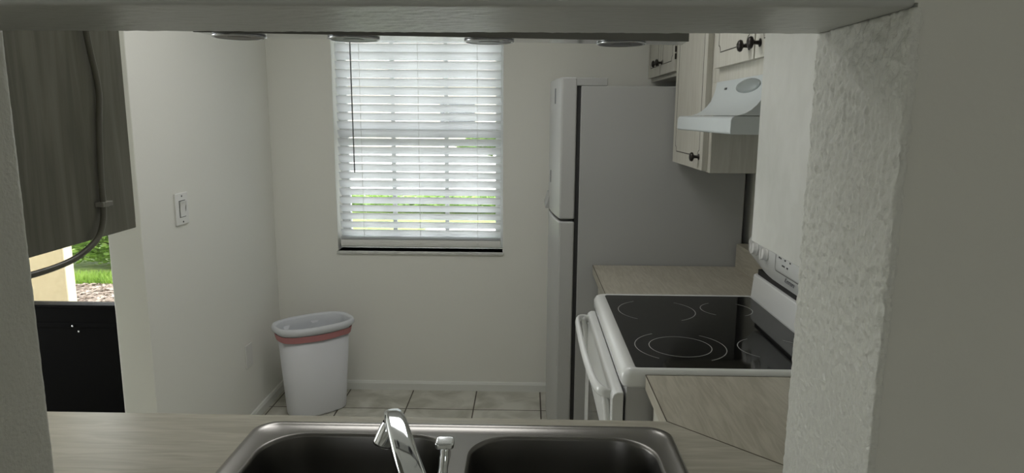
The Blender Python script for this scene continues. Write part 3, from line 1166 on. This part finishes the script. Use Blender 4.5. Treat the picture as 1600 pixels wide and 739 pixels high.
for i, x in enumerate((-.505, -.310, -.071, .173)):
    yy = 1.182+(x+.558)*.136+.046
    bm = lathe(bmesh.new(), [(.044, 0), (.0455, -.001), (.0455, -.003), (.0435, -.0042), (.042, -.0042), (.0415, -.001), (.0415, 0)], (x, yy, PZ), (0, 0, 1), 48)
    lp = obj('lamp_ring', bm, RIMM, lb, smooth=True)
    bm = lathe(bmesh.new(), [(.0412, 0), (.0412, -.0032), (.0405, -.0036), (.02, -.0036), (.018, -.0044), (0, -.0044)], (x, yy, PZ), (0, 0, 1), 48)
    obj('lamp_lens', bm, mat('brown_lamp_lens' if i == 0 else 'dark_lamp_lens', (.06, .04, .025) if i == 0 else (.02, .02, .028), .35), lp, smooth=False)

# ================================================================== SMALL WALL FITTINGS
sw = thing('light_switch', 'white toggle light switch on the left kitchen wall', 'light switch', (XL, 2.704, 1.17))
obj('plate', box(XL, XL+.008, 2.655, 2.755, 1.108, 1.236), PLAST, sw, bevel=.003)
bm = bmesh.new()
bx(bm, XL+.007, XL+.0085, 2.680, 2.730, 1.138, 1.206)
obj('frame', bm, DARKP, sw)
bm = prism(bmesh.new(), [(XL+.008, 1.141), (XL+.012, 1.141), (XL+.010, 1.172), (XL+.017, 1.203), (XL+.008, 1.203)], 'y', 2.6835, 2.7265)
obj('rocker', bm, PLAST, sw, bevel=.001)
for z in (1.120, 1.223):
    bm = lathe(bmesh.new(), [(0, 0), (.004, 0), (.0035, .0015), (0, .0018)], (XL+.0078, 2.705, z), (1, 0, 0), 12)
    obj('screw', bm, DARKP, sw)
pt = thing('outlet_plate', 'blank white wall plate low on the left wall beside the wastebasket', 'outlet', (XL, 3.265, .355))
obj('plate', box(XL, XL+.006, 3.225, 3.305, .296, .414), PLAST, pt, bevel=.002)
bm = lathe(bmesh.new(), [(0, 0), (.0035, 0), (.003, .0012), (0, .0015)], (XL+.0058, 3.265, .355), (1, 0, 0), 12)
obj('screw', bm, PLAST, pt)

# ================================================================== WASTEBASKET
wb = thing('wastebasket', 'white plastic wastebasket lined with a red-banded bag, in the corner', 'wastebasket', (-1.105, 3.44, 0))
WA = radians(38)
wc_ = Vector((-1.105, 3.437, 0))


def oval(L, S, z, n=56, e=.72, wob=0.0):
    out = []
    for k in range(n):
        a = 2*pi*k/n
        ca, sa = cos(a), sin(a)
        wv = 1+wob*noise.noise(Vector((ca*3, sa*3, z*20)))
        u = L/2*math.copysign(abs(ca)**e, ca)*wv
        v = S/2*math.copysign(abs(sa)**e, sa)*wv
        out.append(Vector((wc_.x+u*cos(WA)-v*sin(WA), wc_.y+u*sin(WA)+v*cos(WA), z)))
    return out


def loft(bm, loops, capb=False, capt=False):
    V = [[bm.verts.new(p) for p in l] for l in loops]
    for a, b in zip(V, V[1:]):
        n = len(a)
        for k in range(n):
            bm.faces.new((a[k], a[(k+1) % n], b[(k+1) % n], b[k]))
    if capb:
        bm.faces.new(V[0][::-1])
    if capt:
        bm.faces.new(V[-1])
    return bm


bm = loft(bmesh.new(), [oval(.285, .165, .0), oval(.302, .182, .004), oval(.306, .186, .012), oval(.365, .230, .452), oval(.361, .226, .452), oval(.300, .180, .014)], True, True)
obj('bin', bm, BASKET, wb, smooth=True, bevel=0)
bm = loft(bmesh.new(), [oval(.365, .230, .446), oval(.384, .248, .450), oval(.400, .262, .460), oval(.406, .268, .472), oval(.400, .262, .482), oval(.386, .250, .4835), oval(.374, .238, .474), oval(.366, .230, .458)])
obj('rim', bm, BASKET, wb, smooth=True)
bm = loft(bmesh.new(), [oval(.384, .248, .450, wob=.02), oval(.396, .260, .455, wob=.02), oval(.412, .274, .462, wob=.012), oval(.416, .278, .475, wob=.006), oval(.406, .268, .487, wob=.006),
                        oval(.386, .250, .490, wob=.012), oval(.366, .232, .478, wob=.03), oval(.352, .220, .440, wob=.05), oval(.338, .208, .37, wob=.07), oval(.322, .196, .25, wob=.08), oval(.30, .18, .10, wob=.09), oval(.20, .10, .04, wob=.1)], False, True)
ln = obj('bag_liner', bm, LINER, wb, smooth=True)
lo_, up_ = oval(.376, .2405, .414, wob=.012), oval(.390, .2545, .448, wob=.012)
for i in range(len(lo_)):
    dz = .006*noise.noise(Vector((i*.25, 0, 0)))
    lo_[i].z += dz
    up_[i].z += dz
mid_ = [(a+b)/2 + (((a+b)/2-wc_).normalized())*.002 for a, b in zip(lo_, up_)]
for a in mid_:
    pass
for l in (lo_, up_):
    pass
mid2 = [Vector((m.x, m.y, (a.z+b.z)/2)) for m, a, b in zip(mid_, lo_, up_)]
obj('drawstring', loft(bmesh.new(), [lo_, mid2, up_]), REDM, wb, smooth=True)

# ================================================================== OUTDOORS
bm = box(-70, 60, 3.93, 160, -.30, -.10)
g = obj('lawn', bm, GRASSG)
g['kind'] = 'structure'
tag(g, 'mown lawn outside the windows', 'ground')
del g['category']
del g['label']
g.name = 'ground_lawn'
bm = box(-12, -1.5, 4.0, 6.38, -.12, -.085)
g = obj('ground_mulch', bm, MULCH)
g['kind'] = 'structure'
bm = bmesh.new()
bx(bm, -60, 50, 13.2, 70.0, -.12, -.08)
bx(bm, -1.45, 14, 3.95, 10.4, -.12, -.08)  # near pavement added pale to bounce light up under the slats
g = obj('ground_walk', bm, ROADM)
g['kind'] = 'structure'
# cream pier of the entry porch
bm = box(-5.2, -3.20, 4.6, 4.70, -.1, 2.5)
p = obj('wall_porch', bm, CREAM, bevel=.01)
p['kind'] = 'structure'
p = obj('roof', box(-7.0, -1.9, 3.57, 5.2, 2.5, 2.62), CREAM)  # porch roof added out of view to shade the pier
p['kind'] = 'structure'


def leafmesh(center, rad, n, size, seed, blades=False):
    rnd = random.Random(seed)
    bm = bmesh.new()
    for _ in range(n):
        while True:
            v = Vector((rnd.uniform(-1, 1), rnd.uniform(-1, 1), rnd.uniform(-1, 1)))
            if .25 < v.length < 1:
                break
        c = Vector((center[0]+v.x*rad[0], center[1]+v.y*rad[1], center[2]+v.z*rad[2]))
        if c.z < -.05:
            c.z = -.05 + abs(v.z)*.1
        s = size*rnd.uniform(.6, 1.3)
        q = Matrix.Rotation(rnd.uniform(0, 2*pi), 3, 'Z') @ Matrix.Rotation(rnd.uniform(-1.2, 1.2), 3, 'X')
        P = [q @ Vector(t)*s for t in ((-1, 0, 0), (-.35, .42, .08), (.45, .36, .05), (1, 0, -.12), (.45, -.36, .05), (-.35, -.42, .08))]
        bm.faces.new([bm.verts.new(c+t) for t in P])
    return bm


def shrub(label, x, y, rad, n, size, m, seed, group=None):
    t = thing('shrub', label, 'shrub', (x, y, -.1), group)
    zc = -.1 + rad[2]*.88
    keep = leafmesh((x, y, zc), rad, n, size, seed)
    obj('foliage', keep, m, t)
    bm = bmesh.new()
    rnd = random.Random(seed+5)
    for k in range(7):
        a = rnd.uniform(0, 2*pi)
        e = (x+cos(a)*rad[0]*.6, y+sin(a)*rad[1]*.6, zc+rad[2]*rnd.uniform(0, .6))
        md = (x+cos(a)*rad[0]*.25, y+sin(a)*rad[1]*.25, zc*.6)
        tube(bm, smooth_path([(x+cos(a)*.05, y+sin(a)*.05, -.1), md, e], 4), [.022]*4+[.014]*4+[.006], 6)
    obj('stem', bm, BARKM, t)
    return t


shrub('light green leafy shrub behind the entry door glass', -4.45, 7.32, (1.25, .50, .62), 11000, .036, LEAFA, 11)
# grass tufts behind the mulch
bm = bmesh.new()
rnd = random.Random(3)
for _ in range(7000):
    x, y = rnd.uniform(-5.6, -3.0), rnd.uniform(6.42, 6.72)
    h = rnd.uniform(.03, .10)
    a = rnd.uniform(0, 2*pi)
    wx, wy = cos(a)*.006, sin(a)*.006
    lx, ly = rnd.uniform(-.05, .05), rnd.uniform(-.05, .05)
    bm.faces.new([bm.verts.new(p) for p in ((x-wx, y-wy, -.1), (x+wx, y+wy, -.1), (x+lx, y+ly, -.1+h))])
gt = obj('grass', bm, BLADE)
gt['kind'] = 'stuff'
tag(gt, 'bright green grass growing behind the mulch bed', 'grass')
# fallen leaves and chips on the mulch bed
bm = bmesh.new()
for _ in range(5000):
    x, y = rnd.uniform(-5.8, -2.6), rnd.uniform(5.3, 6.36)
    q = Matrix.Rotation(rnd.uniform(0, 2*pi), 3, 'Z') @ Matrix.Rotation(rnd.uniform(-.5, .5), 3, 'X')
    s = rnd.uniform(.015, .04)
    c = Vector((x, y, -.075))
    bm.faces.new([bm.verts.new(c+q @ Vector(t)*s) for t in ((-1, 0, 0), (0, .4, .15), (1, 0, 0), (0, -.4, .15))])
lf = obj('leaf_litter', bm, mottled('dry_leaves', (.14, .10, .075), (.46, .38, .33), 8, .8))
lf['kind'] = 'stuff'
tag(lf, 'pale dry leaf litter covering the mulch bed', 'leaf litter')
# hedge and house far behind the blind
shrub('low yellow-green hedge across the walk seen through the blind', -.6, 11.9, (3.6, .5, .16), 7000, .055, LEAFA, 21)
shrub('clipped hedge before the neighbouring house, right half of the blind', 2.2, 26.5, (5.0, .8, .6), 6000, .12, LEAFB, 22)
hs = thing('house', 'pale beige neighbouring house seen between blind slats', 'house', (-2, 34, -.1))
obj('wall', box(-16, 12, 32, 40, -.1, 3.0), BEIGE, hs)
obj('roof', prism(bmesh.new(), [(31, 2.95), (36, 5.2), (41, 2.95)], 'x', -16.6, 12.6), ROOFM, hs)
for x in (-10, -4, 3, 8):
    f = obj('window', box(x, x+1.6, 31.94, 32.0, .9, 2.2), mat('house_window_dark', (.08, .09, .1), .1), hs)
